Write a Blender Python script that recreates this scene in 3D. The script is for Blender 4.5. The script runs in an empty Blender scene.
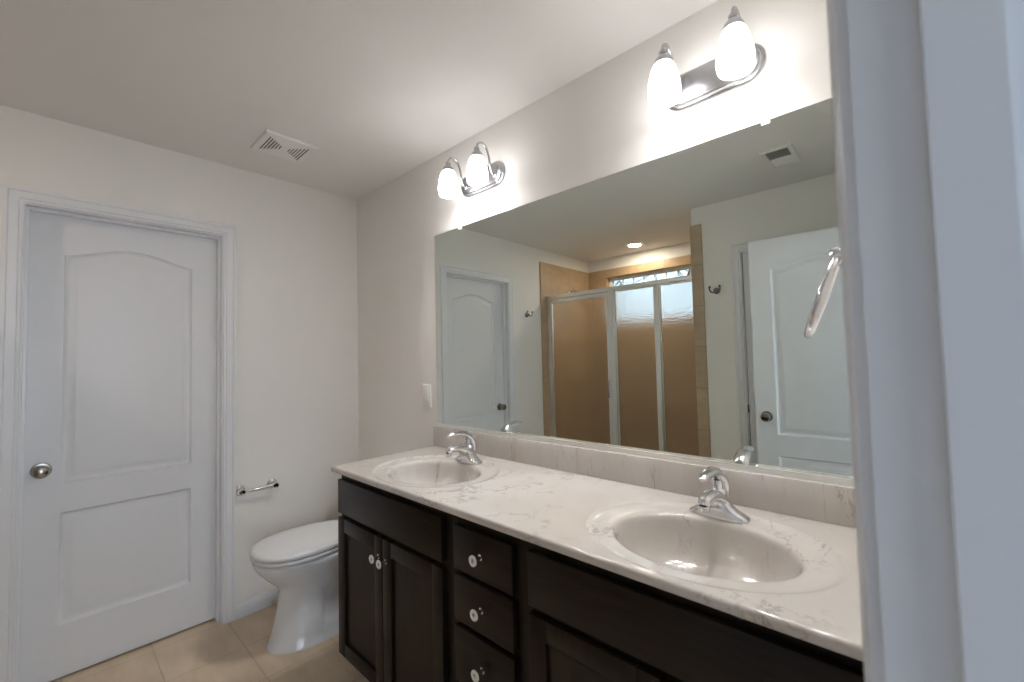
import bpy, bmesh, math, random
from mathutils import Vector, Matrix

C = bpy.context.scene.collection
PI = math.pi
random.seed(7)

# ------------------------------------------------------------------ key dimensions (metres)
H = 2.448            # ceiling height
XR = 2.687           # bathroom face of the entry wall
YO = -1.901          # face of the wall opposite the mirror
YS = -2.848          # back of the shower
XS = 1.53            # right end of the shower
WT = 0.115           # wall thickness

# ------------------------------------------------------------------ camera
cam_d = bpy.data.cameras.new('camera')
cam = bpy.data.objects.new('camera', cam_d); C.objects.link(cam)
r = Vector((0.73147741, 0.6814457, -0.02392825)); u = Vector((0.04580922, -0.01409893, 0.99885071)); f = Vector((-0.68032515, 0.73173286, 0.04152954))
M = Matrix((r, u, -f)).transposed().to_4x4(); M.translation = Vector((2.7106, -1.4027, 1.3488))
cam.matrix_world = M
cam_d.sensor_width = 36.0; cam_d.lens = 430.655 / 1024 * 36; cam_d.clip_start = 0.01
cam_d.dof.use_dof = True; cam_d.dof.focus_distance = 2.2; cam_d.dof.aperture_fstop = 3.5
S = bpy.context.scene
S.camera = cam

# ------------------------------------------------------------------ sky, daylight, exposure
S.view_settings.view_transform = 'Standard'; S.view_settings.look = 'None'
S.view_settings.exposure = 1.74; S.view_settings.gamma = 1.0; S.view_settings.use_curve_mapping = False
w = bpy.data.worlds.new('overcast_sky'); S.world = w; w.use_nodes = True
bg = w.node_tree.nodes['Background']; bg.inputs[0].default_value = (0.66, 0.80, 1.0, 1); bg.inputs[1].default_value = 0.71
SHADE_E, BULB_W, CAN_W = 2.6, 3.9, 2.3


def portal(name, loc, rot, sx, sy):
    l = bpy.data.lights.new(name, 'AREA'); l.shape = 'RECTANGLE'; l.size = sx; l.size_y = sy
    l.cycles.is_portal = True
    o = bpy.data.objects.new(name, l); o.location = loc; o.rotation_euler = rot; C.objects.link(o)


portal('shower_window_daylight', (0.765, YS - 0.13, 1.98), (-PI / 2, 0, 0), 1.05, 0.46)
portal('bedroom_window_daylight', (5.65, -1.35, 1.25), (0, PI / 2, 0), 2.2, 3.1)

# added area lamp at the bedroom window, boosting the daylight through the doorway
ld = bpy.data.lights.new('bedroom_daylight_boost', 'AREA'); ld.shape = 'RECTANGLE'; ld.size = 2.1; ld.size_y = 3.0
ld.energy = 6.0; ld.color = (0.74, 0.86, 1.0); ld.spread = math.radians(110)
lo = bpy.data.objects.new('bedroom_daylight_boost', ld); lo.location = (5.68, -1.35, 1.25); lo.rotation_euler = (0, PI / 2, 0); C.objects.link(lo)


# ------------------------------------------------------------------ materials
def mat(name, col, rough=0.5, metal=0.0, **kw):
    m = bpy.data.materials.new(name); m.use_nodes = True
    b = m.node_tree.nodes['Principled BSDF']
    b.inputs['Base Color'].default_value = (*col, 1); b.inputs['Roughness'].default_value = rough; b.inputs['Metallic'].default_value = metal
    for k, v in kw.items():
        b.inputs[k.replace('_', ' ')].default_value = v
    return m


def nodes(m):
    return m.node_tree.nodes, m.node_tree.links, m.node_tree.nodes['Principled BSDF']


def bump(m, scale, strength, dist=0.002, detail=3.0, stretch=None):
    n, l, b = nodes(m)
    tc = n.new('ShaderNodeTexCoord'); nz = n.new('ShaderNodeTexNoise'); bp = n.new('ShaderNodeBump')
    nz.inputs['Scale'].default_value = scale; nz.inputs['Detail'].default_value = detail
    bp.inputs['Strength'].default_value = strength; bp.inputs['Distance'].default_value = dist
    src = tc.outputs['Object']
    if stretch:
        mp = n.new('ShaderNodeMapping'); mp.inputs['Scale'].default_value = stretch
        l.new(src, mp.inputs[0]); src = mp.outputs[0]
    l.new(src, nz.inputs['Vector']); l.new(nz.outputs[0], bp.inputs['Height']); l.new(bp.outputs[0], b.inputs['Normal'])
    return m


def vary(m, c1, c2, scale, stretch=(1, 1, 1), lo=0.35, hi=0.65, detail=4.0):
    n, l, b = nodes(m)
    tc = n.new('ShaderNodeTexCoord'); mp = n.new('ShaderNodeMapping'); nz = n.new('ShaderNodeTexNoise'); rp = n.new('ShaderNodeValToRGB')
    mp.inputs['Scale'].default_value = stretch; nz.inputs['Scale'].default_value = scale; nz.inputs['Detail'].default_value = detail
    rp.color_ramp.elements[0].position = lo; rp.color_ramp.elements[1].position = hi
    rp.color_ramp.elements[0].color = (*c1, 1); rp.color_ramp.elements[1].color = (*c2, 1)
    l.new(tc.outputs['Object'], mp.inputs[0]); l.new(mp.outputs[0], nz.inputs['Vector']); l.new(nz.outputs[0], rp.inputs[0]); l.new(rp.outputs[0], b.inputs['Base Color'])
    return m


def tile_mat(name, ax, w_, h_, off, c1, c2, grout, rough=0.35, mortar=0.003):
    """Square tiles in the plane of the two object axes ax, with mottling inside every tile."""
    m = mat(name, c1, rough); n, l, b = nodes(m)
    tc = n.new('ShaderNodeTexCoord'); sp = n.new('ShaderNodeSeparateXYZ'); cb = n.new('ShaderNodeCombineXYZ'); mp = n.new('ShaderNodeMapping')
    l.new(tc.outputs['Object'], sp.inputs[0]); l.new(sp.outputs[ax[0]], cb.inputs[0]); l.new(sp.outputs[ax[1]], cb.inputs[1])
    mp.inputs['Location'].default_value = (off[0], off[1], 0); l.new(cb.outputs[0], mp.inputs[0])
    br = n.new('ShaderNodeTexBrick'); br.offset = 0.0; br.squash = 1.0
    for k, v in (('Scale', 1.0), ('Mortar Size', mortar), ('Mortar Smooth', 0.1), ('Bias', 0.0), ('Brick Width', w_), ('Row Height', h_)):
        br.inputs[k].default_value = v
    br.inputs['Color1'].default_value = (*c1, 1); br.inputs['Color2'].default_value = (*[0.93 * c for c in c1], 1); br.inputs['Mortar'].default_value = (*grout, 1)
    nz = n.new('ShaderNodeTexNoise'); nz.inputs['Scale'].default_value = 5.0; nz.inputs['Detail'].default_value = 7.0; nz.inputs['Roughness'].default_value = 0.62
    mp2 = n.new('ShaderNodeMapping'); mp2.inputs['Scale'].default_value = (1, 2.4, 1); l.new(cb.outputs[0], mp2.inputs[0]); l.new(mp2.outputs[0], nz.inputs['Vector'])
    rp = n.new('ShaderNodeValToRGB'); rp.color_ramp.elements[0].position = 0.35; rp.color_ramp.elements[1].position = 0.7
    rp.color_ramp.elements[0].color = (*[a / c for a, c in zip(c2, c1)], 1); rp.color_ramp.elements[1].color = (1, 1, 1, 1)
    mx = n.new('ShaderNodeMixRGB'); mx.blend_type = 'MULTIPLY'; mx.inputs[0].default_value = 1.0
    l.new(mp.outputs[0], br.inputs['Vector']); l.new(nz.outputs[0], rp.inputs[0]); l.new(br.outputs['Color'], mx.inputs[1]); l.new(rp.outputs[0], mx.inputs[2]); l.new(mx.outputs[0], b.inputs['Base Color'])
    bp = n.new('ShaderNodeBump'); bp.inputs['Strength'].default_value = 0.5; bp.inputs['Distance'].default_value = 0.002; bp.invert = True
    l.new(br.outputs['Fac'], bp.inputs['Height']); l.new(bp.outputs[0], b.inputs['Normal'])
    return m


def marble_mat(name, stretch, seed):
    m = mat(name, (0.8, 0.76, 0.7), 0.13, Coat_Weight=0.25, Coat_Roughness=0.05); n, l, b = nodes(m)
    tc = n.new('ShaderNodeTexCoord'); mp = n.new('ShaderNodeMapping'); mp.inputs['Scale'].default_value = stretch; mp.inputs['Location'].default_value = seed
    l.new(tc.outputs['Object'], mp.inputs[0])
    def noise(scale, detail, dist, rough=0.55):
        z = n.new('ShaderNodeTexNoise'); z.inputs['Scale'].default_value = scale; z.inputs['Detail'].default_value = detail
        z.inputs['Distortion'].default_value = dist; z.inputs['Roughness'].default_value = rough; l.new(mp.outputs[0], z.inputs['Vector']); return z.outputs[0]
    def mth(op, a, c):
        z = n.new('ShaderNodeMath'); z.operation = op; z.use_clamp = False
        for i, v in enumerate((a, c)):
            if isinstance(v, (int, float)): z.inputs[i].default_value = v
            else: l.new(v, z.inputs[i])
        return z.outputs[0]
    def smooth(v, a, c):
        z = n.new('ShaderNodeMapRange'); z.interpolation_type = 'SMOOTHSTEP'; z.inputs[1].default_value = a; z.inputs[2].default_value = c; l.new(v, z.inputs[0]); return z.outputs[0]
    vein = smooth(mth('ABSOLUTE', mth('SUBTRACT', noise(9.0, 7.0, 0.5, 0.65), 0.5), 0.0), 0.022, 0.0)
    mask = smooth(noise(4.5, 2.0, 0.3), 0.48, 0.64)
    fine = smooth(noise(16.0, 5.0, 2.0), 0.60, 0.72)
    fac = mth('MINIMUM', mth('ADD', mth('MULTIPLY', mth('MULTIPLY', vein, mask), 0.7), mth('MULTIPLY', mth('MULTIPLY', fine, mask), 0.55)), 0.58)
    cloud = smooth(noise(2.2, 3.0, 0.5), 0.3, 0.7)
    m1 = n.new('ShaderNodeMixRGB'); m1.inputs[1].default_value = (0.53, 0.49, 0.445, 1); m1.inputs[2].default_value = (0.60, 0.57, 0.535, 1); l.new(cloud, m1.inputs[0])
    m2 = n.new('ShaderNodeMixRGB'); m2.inputs[2].default_value = (0.26, 0.19, 0.17, 1); l.new(fac, m2.inputs[0]); l.new(m1.outputs[0], m2.inputs[1]); l.new(m2.outputs[0], b.inputs['Base Color'])
    return m


MAT = {}
MAT['wall'] = bump(mat('wall_paint', (0.87, 0.843, 0.802), 0.75), 260, 0.08)
MAT['ceil'] = bump(mat('ceiling_paint', (0.87, 0.85, 0.83), 0.85), 200, 0.1)
MAT['bedroom'] = mat('bedroom_paint', (0.38, 0.43, 0.52), 0.8)
MAT['trim'] = mat('trim_paint', (0.83, 0.83, 0.84), 0.32)
MAT['door'] = bump(mat('door_paint', (0.81, 0.81, 0.82), 0.38), 90, 0.12, 0.001, 4, (1, 1, 0.08))
MAT['chrome'] = mat('chrome', (0.76, 0.76, 0.78), 0.08, 1.0)
MAT['nickel'] = bump(mat('brushed_nickel', (0.40, 0.36, 0.31), 0.22, 1.0), 300, 0.05)
MAT['satin'] = mat('satin_nickel_plate', (0.50, 0.50, 0.52), 0.27, 1.0)
MAT['hook'] = mat('chrome_dark_reflection', (0.30, 0.30, 0.30), 0.14, 1.0)  # chrome with its dark reflections put into the base colour
MAT['alu'] = bump(mat('bright_aluminium', (0.90, 0.89, 0.86), 0.42, 1.0), 200, 0.06, 0.001, 2, (1, 1, 0.05))
MAT['espresso'] = vary(mat('espresso_wood', (0.014, 0.010, 0.008), 0.36, Specular_IOR_Level=0.22), (0.009, 0.0056, 0.0032), (0.017, 0.0108, 0.0066), 9, (6, 6, 0.7))
MAT['espresso_h'] = vary(mat('espresso_wood_across', (0.014, 0.010, 0.008), 0.36, Specular_IOR_Level=0.22), (0.009, 0.0056, 0.0032), (0.017, 0.0108, 0.0066), 9, (0.7, 6, 6))
MAT['dark'] = mat('louvre_shade_dark', (0.012, 0.011, 0.010), 0.8)  # shade behind the register louvres, put into the colour
MAT['slot_shade'] = mat('slot_shade_black', (0.003, 0.003, 0.003), 0.9)  # shade behind the fan slots, put into the colour
MAT['porcelain'] = mat('white_porcelain', (0.82, 0.82, 0.82), 0.12, Coat_Weight=0.4, Coat_Roughness=0.04)
MAT['plastic'] = mat('white_plastic', (0.88, 0.87, 0.85), 0.35)
MAT['seat'] = mat('seat_plastic', (0.82, 0.82, 0.82), 0.22)
MAT['ceramic'] = mat('knob_ceramic', (0.85, 0.83, 0.78), 0.15)
MAT['marble'] = marble_mat('cultured_marble', (1, 1, 1), (0.35, 0.2, 0.1))
MAT['marble_v'] = marble_mat('cultured_marble_upright', (2.0, 1, 0.45), (1.7, 0.2, 0.4))
MAT['mirror'] = mat('mirror_silver', (0.80, 0.845, 0.80), 0.0, 1.0)
MAT['mirror_edge'] = mat('mirror_edge', (0.10, 0.15, 0.13), 0.2)
MAT['floor'] = tile_mat('floor_tile', (0, 1), 0.305, 0.302, (0.002, 0.139), (0.80, 0.65, 0.475), (0.67, 0.53, 0.37), (0.60, 0.49, 0.35))
TC = ((0.56, 0.40, 0.25), (0.48, 0.335, 0.20), (0.40, 0.295, 0.19))
MAT['tile_x'] = tile_mat('shower_tile_side', (1, 2), 0.305, 0.305, (0.0, 0.12), *TC, mortar=0.003)
MAT['tile_y'] = tile_mat('shower_tile_back', (0, 2), 0.305, 0.305, (0.0, 0.12), *TC, mortar=0.003)
MAT['tile_trim'] = tile_mat('shower_tile_trim', (0, 2), 5.0, 0.305, (2.0, 0.12), (0.54, 0.42, 0.28), (0.46, 0.35, 0.23), (0.38, 0.29, 0.19), mortar=0.003)
MAT['carpet'] = bump(vary(mat('carpet', (0.45, 0.40, 0.34), 0.95), (0.40, 0.35, 0.30), (0.50, 0.45, 0.39), 180), 400, 0.8, 0.004)
MAT['bark'] = vary(mat('bark', (0.09, 0.075, 0.06), 0.9), (0.06, 0.05, 0.04), (0.13, 0.11, 0.09), 20)
MAT['grass'] = vary(mat('winter_grass', (0.15, 0.17, 0.07), 0.95), (0.11, 0.13, 0.05), (0.20, 0.19, 0.10), 3)
MAT['outside'] = mat('outside_stucco', (0.6, 0.57, 0.52), 0.9)

# patterned shower glass: clear body, pebbled and slightly frosted surface
m = mat('rain_glass', (0.93, 0.94, 0.93), 0.18, Transmission_Weight=1.0, IOR=1.35); bump(m, 62, 0.7, 0.010, 1.0); MAT['rain'] = m
# clear window pane
m = bpy.data.materials.new('window_glass'); m.use_nodes = True; n = m.node_tree.nodes; l = m.node_tree.links; n.remove(n['Principled BSDF'])
tr = n.new('ShaderNodeBsdfTransparent'); gl = n.new('ShaderNodeBsdfGlossy'); gl.inputs['Roughness'].default_value = 0.0; fr = n.new('ShaderNodeFresnel'); fr.inputs[0].default_value = 1.35
mx = n.new('ShaderNodeMixShader'); tr.inputs[0].default_value = (0.95, 0.97, 0.97, 1)
l.new(fr.outputs[0], mx.inputs[0]); l.new(tr.outputs[0], mx.inputs[1]); l.new(gl.outputs[0], mx.inputs[2]); l.new(mx.outputs[0], n['Material Output'].inputs[0]); MAT['pane'] = m
MAT['shade'] = mat('frosted_lamp_glass', (0.9, 0.9, 0.9), 0.3, Emission_Color=(1.0, 0.985, 0.985, 1), Emission_Strength=SHADE_E)
MAT['bulb'] = mat('lit_bulb', (1, 1, 1), 0.3, Emission_Color=(1.0, 0.985, 0.985, 1), Emission_Strength=10.0)
MAT['can'] = mat('lit_downlight_lens', (1, 1, 1), 0.4, Emission_Color=(1.0, 0.86, 0.70, 1), Emission_Strength=6.0)


# ------------------------------------------------------------------ mesh helpers
def obj(name, bm, m, parent=None, smooth=True, ang=32):
    bmesh.ops.recalc_face_normals(bm, faces=bm.faces)
    if smooth:
        for fc in bm.faces: fc.smooth = True
        for e in bm.edges:
            if len(e.link_faces) == 2 and e.calc_face_angle(0) > math.radians(ang): e.smooth = False
    me = bpy.data.meshes.new(name); bm.to_mesh(me); bm.free()
    for k in (m if isinstance(m, (list, tuple)) else [m]): me.materials.append(MAT[k])
    o = bpy.data.objects.new(name, me); C.objects.link(o)
    if parent: o.parent = parent
    return o


def empty(name, loc=(0, 0, 0), rz=0.0):
    o = bpy.data.objects.new(name, None); o.location = loc; o.rotation_euler = (0, 0, rz); o.empty_display_size = 0.05; C.objects.link(o); return o


def tag(o, label, cat, group=None):
    o['label'] = label; o['category'] = cat
    if group: o['group'] = group
    return o


def struct(o, label=None, cat=None):
    o['kind'] = 'structure'
    if label: o['label'] = label
    if cat: o['category'] = cat
    return o


def box(bm, x0, x1, y0, y1, z0, z1, bev=0.0, seg=2, T=None):
    r_ = bmesh.ops.create_cube(bm, size=1.0)
    vs = r_['verts']
    for v in vs:
        v.co = Vector((x0 + (v.co.x + .5) * (x1 - x0), y0 + (v.co.y + .5) * (y1 - y0), z0 + (v.co.z + .5) * (z1 - z0)))
        if T: v.co = T @ v.co
    if bev > 0:
        es = list({e for v in vs for e in v.link_edges})
        bmesh.ops.bevel(bm, geom=es, offset=bev, segments=seg, affect='EDGES', profile=0.5)
    return bm


def B(*a, **k):
    return box(bmesh.new(), *a, **k)


def boxes(lst, bev=0.0):
    bm = bmesh.new()
    for a in lst: box(bm, *a, bev=bev)
    return bm


def ring_loft(bm, rings, cap0=True, cap1=True, close=True):
    vs = [[bm.verts.new(p) for p in rg] for rg in rings]
    n_ = len(vs[0])
    for a, c in zip(vs, vs[1:]):
        for i in range(n_ if close else n_ - 1):
            j = (i + 1) % n_
            bm.faces.new((a[i], a[j], c[j], c[i]))
    if cap0: bm.faces.new(list(reversed(vs[0])))
    if cap1: bm.faces.new(vs[-1])
    return bm


def lathe(bm, prof, seg=32, T=Matrix.Identity(4), cap0=True, cap1=True):
    """prof: (radius, height) along local +z; T puts it in place."""
    return ring_loft(bm, [[T @ Vector((max(rr, 1e-5) * math.cos(2 * PI * i / seg), max(rr, 1e-5) * math.sin(2 * PI * i / seg), z)) for i in range(seg)] for rr, z in prof], cap0, cap1)


def spline(pts, n_=8):
    P = [Vector(p) for p in pts]; out = []
    for i in range(len(P) - 1):
        p0 = P[max(i - 1, 0)]; p1 = P[i]; p2 = P[i + 1]; p3 = P[min(i + 2, len(P) - 1)]
        for k in range(n_):
            t = k / n_
            out.append(0.5 * ((2 * p1) + (p2 - p0) * t + (2 * p0 - 5 * p1 + 4 * p2 - p3) * t * t + (3 * p1 - p0 - 3 * p2 + p3) * t ** 3))
    out.append(P[-1]); return out


def tube(bm, path, rad, seg=12, flat=1.0, cap=True, T=None, closed=False):
    """Tube along path; rad is a number or one per point; flat squeezes the second axis."""
    P = [Vector(p) for p in path]; n_ = len(P)
    R = rad if isinstance(rad, (list, tuple)) else [rad] * n_
    if len(R) != n_:
        R = [R[0] + 0 * i for i in range(n_)] if len(R) == 1 else [R[min(int(i * (len(R) - 1) / (n_ - 1)), len(R) - 2)] * (1 - (i * (len(R) - 1) / (n_ - 1) - min(int(i * (len(R) - 1) / (n_ - 1)), len(R) - 2))) + R[min(int(i * (len(R) - 1) / (n_ - 1)), len(R) - 2) + 1] * (i * (len(R) - 1) / (n_ - 1) - min(int(i * (len(R) - 1) / (n_ - 1)), len(R) - 2)) for i in range(n_)]
    rings = []; up = None
    for i in range(n_):
        if closed: d = P[(i + 1) % n_] - P[i - 1]
        else: d = P[min(i + 1, n_ - 1)] - P[max(i - 1, 0)]
        d.normalize()
        if up is None: up = Vector((0, 0, 1)) if abs(d.z) < 0.9 else Vector((0, 1, 0))
        s = d.cross(up)
        if s.length < 1e-4: s = d.cross(Vector((1, 0, 0)))
        s.normalize(); up = s.cross(d).normalized()
        rings.append([P[i] + R[i] * (s * math.cos(2 * PI * k / seg) + up * flat * math.sin(2 * PI * k / seg)) for k in range(seg)])
    if T: rings = [[T @ p for p in rg] for rg in rings]
    if closed: return ring_loft(bm, rings + [rings[0]], False, False)
    return ring_loft(bm, rings, cap, cap)


def prism(bm, poly, fn, t0, t1):
    """Extrude polygon (a, b) from t0 to t1; fn(a, b, t) gives the point."""
    return ring_loft(bm, [[fn(a, b, t0) for a, b in poly], [fn(a, b, t1) for a, b in poly]])


def stadium(L, Hh, n_=16):
    rr = Hh / 2; c = L / 2 - rr
    return [(c + rr * math.cos(a), rr * math.sin(a)) for a in [(-PI / 2 + PI * i / n_) for i in range(n_ + 1)]] + [(-c - rr * math.cos(a), -rr * math.sin(a)) for a in [(-PI / 2 + PI * i / n_) for i in range(n_ + 1)]]


def inset(poly, d):
    n_ = len(poly); out = []
    for i in range(n_):
        p0, p1, p2 = (Vector(poly[i - 1]), Vector(poly[i]), Vector(poly[(i + 1) % n_]))
        d1 = (p1 - p0).normalized(); d2 = (p2 - p1).normalized()
        n1 = Vector((-d1.y, d1.x)); n2 = Vector((-d2.y, d2.x))
        b = (n1 + n2).normalized(); k = d / max(b.dot(n1), 0.3)
        out.append(tuple(p1 + b * k))
    return out


TY = Matrix.Rotation(PI / 2, 4, 'X')      # local +z to -y
TX = Matrix.Rotation(PI / 2, 4, 'Y')      # local +z to +x


def tr_(x, y, z, R=Matrix.Identity(4)):
    return Matrix.Translation((x, y, z)) @ R


# ------------------------------------------------------------------ the shell of the room
struct(obj('floor', B(-0.9, 2.74, YS - 0.12, 0.115, -0.1, 0.0), 'floor', smooth=False))
struct(obj('floor_bedroom', B(2.74, 5.7, -3.8, 1.5, -0.1, 0.0), 'carpet', smooth=False))
struct(obj('ceiling', B(-0.9, 5.8, -3.9, 1.6, H, H + 0.1), 'ceil', smooth=False))
D1A, D1B = -1.4796, -0.772     # opening of the closed door in the left wall
DT = 2.052
struct(obj('wall_left', boxes([(-WT, 0, YS - WT, D1A - 0.018, 0, H), (-WT, 0, D1B + 0.018, 0.0, 0, H), (-WT, 0, D1A - 0.018, D1B + 0.018, DT + 0.018, H)]), 'wall', smooth=False))
struct(obj('wall_back', B(-WT, 2.80, 0, WT, 0, H), 'wall', smooth=False))
D3A, D3B = 1.862, 2.48         # opening of the closet door in the wall opposite the mirror
struct(obj('wall_opposite', boxes([(XS, D3A - 0.018, YO - WT, YO, 0, H), (D3B + 0.018, XR, YO - WT, YO, 0, H), (D3A - 0.018, D3B + 0.018, YO - WT, YO, DT + 0.018, H)]), 'wall', smooth=False))
D2A, D2B = -1.72, -1.02        # the entry doorway
struct(obj('wall_right', boxes([(XR, XR + WT, -3.8, D2A - 0.018, 0, H), (XR, XR + WT, D2B + 0.018, 0.0, 0, H), (XR, XR + WT, D2A - 0.018, D2B + 0.018, DT + 0.018, H)]), 'wall', smooth=False))
WX0, WX1, WZ0, WZ1 = 0.235, 1.295, 1.71, 2.238
struct(obj('wall_shower_back', boxes([(-WT, XS + WT, YS - 0.14, YS, 0, WZ0), (-WT, XS + WT, YS - 0.14, YS, WZ1, H), (-WT, WX0, YS - 0.14, YS, WZ0, WZ1), (WX1, XS + WT, YS - 0.14, YS, WZ0, WZ1)]), 'wall', smooth=False))
struct(obj('wall_shower_right', B(XS, XS + WT, YS, YO - WT, 0, H), 'wall', smooth=False))
# unseen walls added behind the two closed doors to block leaking sky light
struct(obj('wall_leak_block_left', boxes([(-0.9, -0.8, -1.9, -0.3, 0, H), (-0.8, -WT, -1.9, -1.8, 0, H), (-0.8, -WT, -0.4, -0.3, 0, H)]), 'wall', smooth=False))
struct(obj('wall_leak_block_opposite', B(XS + WT, XR, YS - 0.14, YS, 0, H), 'wall', smooth=False))
# the bedroom behind the camera, with its wide daylight window
struct(obj('wall_bedroom_far', boxes([(5.6, 5.7, -3.8, -2.9, 0, H), (5.6, 5.7, 0.2, 1.5, 0, H), (5.6, 5.7, -2.9, 0.2, 0, 0.15), (5.6, 5.7, -2.9, 0.2, 2.35, H)]), 'bedroom', smooth=False))
struct(obj('wall_bedroom_side', B(XR + WT, 5.6, -3.8, -3.7, 0, H), 'bedroom', smooth=False))
struct(obj('wall_bedroom_end', boxes([(2.8, 5.7, 1.5, 1.6, 0, H), (2.7, 2.8, WT, 1.5, 0, H)]), 'bedroom', smooth=False))

# ------------------------------------------------------------------ shower tile
TT = 2.318
tl = 0.012
struct(obj('trim_tile_left', boxes([(0, tl, YS, -1.955, 0, TT)], bev=0.003), 'tile_x', smooth=False))
struct(obj('trim_tile_back', boxes([(tl, XS - tl, YS, YS + tl, 0, WZ0), (tl, XS - tl, YS, YS + tl, WZ1, TT), (tl, WX0, YS, YS + tl, WZ0, WZ1), (WX1, XS - tl, YS, YS + tl, WZ0, WZ1)]), 'tile_y', smooth=False))
struct(obj('trim_tile_right', B(XS - tl, XS, YS + tl, YO, 0, TT, bev=0.002), 'tile_x', smooth=False))
struct(obj('trim_tile_edge', B(XS - tl, XS + 0.072, YO, YO + tl, 0, TT, bev=0.004), 'tile_trim', smooth=False))
rv = [(WX0, WX1, YS - 0.09, YS + tl, WZ0 - 0.001, WZ0 + 0.008), (WX0, WX1, YS - 0.09, YS + tl, WZ1 - 0.008, WZ1 + 0.001), (WX0 - 0.001, WX0 + 0.008, YS - 0.09, YS + tl, WZ0, WZ1), (WX1 - 0.008, WX1 + 0.001, YS - 0.09, YS + tl, WZ0, WZ1)]
struct(obj('trim_tile_reveal', boxes(rv), 'tile_x', smooth=False))
struct(obj('trim_curb', B(tl, XS - tl, -2.12, -2.0, 0, 0.11, bev=0.006), 'tile_y'))
sp = B(tl, XS - tl, YS + tl, -2.12, 0, 0.03, bev=0.004)
struct(obj('trim_shower_pan', sp, 'porcelain'))

# ------------------------------------------------------------------ window of the shower
win = struct(empty('window_1', (0.765, YS - 0.07, WZ0)))
yw0, yw1 = -0.03, 0.02
def wloc(a, b, c, d, e, g): return (a - 0.765, b - 0.765, c, d, e - WZ0, g - WZ0)
fr_ = 0.032
a0, a1, b0, b1 = WX0 + 0.008, WX1 - 0.008, WZ0 + 0.008, WZ1 - 0.008
bm = boxes([wloc(a0, a1, yw0, yw1, b0, b0 + fr_), wloc(a0, a1, yw0, yw1, b1 - fr_, b1), wloc(a0, a0 + fr_, yw0, yw1, b0 + fr_, b1 - fr_), wloc(a1 - fr_, a1, yw0, yw1, b0 + fr_, b1 - fr_)], bev=0.004)
obj('window_frame', bm, 'plastic', win)
bm = bmesh.new()
for i in range(1, 8):
    x = a0 + fr_ + (a1 - a0 - 2 * fr_) * i / 8
    box(bm, *wloc(x - 0.006, x + 0.006, -0.014, -0.004, b0 + fr_, b1 - fr_))
for z in (b0 + fr_ + 0.115, b0 + fr_ + 0.235):
    box(bm, *wloc(a0 + fr_, a1 - fr_, -0.0135, -0.0045, z - 0.006, z + 0.006))
obj('muntin_grid', bm, 'plastic', win, smooth=False)
obj('pane', B(*wloc(a0 + fr_, a1 - fr_, -0.022, -0.018, b0 + fr_, b1 - fr_)), 'pane', win, smooth=False)


# ------------------------------------------------------------------ doors, jambs and casings
CAS = [(0, 0), (0, .007), (.003, .009), (.012, .0075), (.015, .0115), (.03, .0115), (.042, .012), (.045, .0155), (.056, .0155), (.06, .0125), (.06, 0)]
def casing(name, fn, a0, a1, top, parent):
    bm = bmesh.new()
    path = [lambda w_, t: fn(a0 - w_, 0.0, t), lambda w_, t: fn(a0 - w_, top + w_, t), lambda w_, t: fn(a1 + w_, top + w_, t), lambda w_, t: fn(a1 + w_, 0.0, t)]
    ring_loft(bm, [[p(w_, t) for w_, t in CAS] for p in path])
    return obj(name, bm, 'trim', parent, ang=20)


def jamb(fn, a0, a1, top, t0, t1, parent, stop=None):
    """Frame boards of a door opening; t runs through the wall. stop = (from, to) along t."""
    def bb(bm, lst):
        for (p, q, s, v) in lst:
            for (ta, tb) in ([stop] if stop_pass else [(t0, t1)]):
                ring_loft(bm, [[fn(p, s, ta), fn(q, s, ta), fn(q, v, ta), fn(p, v, ta)], [fn(p, s, tb), fn(q, s, tb), fn(q, v, tb), fn(p, v, tb)]])
    stop_pass = False
    bm = bmesh.new(); bb(bm, [(a0 - .018, a0, 0, top + .018), (a1, a1 + .018, 0, top + .018), (a0, a1, top, top + .018)])
    j = obj('jamb', bm, 'trim', parent, smooth=False)
    if stop:
        stop_pass = True
        bm = bmesh.new(); bb(bm, [(a0, a0 + .011, 0, top), (a1 - .011, a1, 0, top), (a0 + .011, a1 - .011, top - .011, top)])
        obj('door_stop', bm, 'trim', j, smooth=False)
    return j


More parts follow.
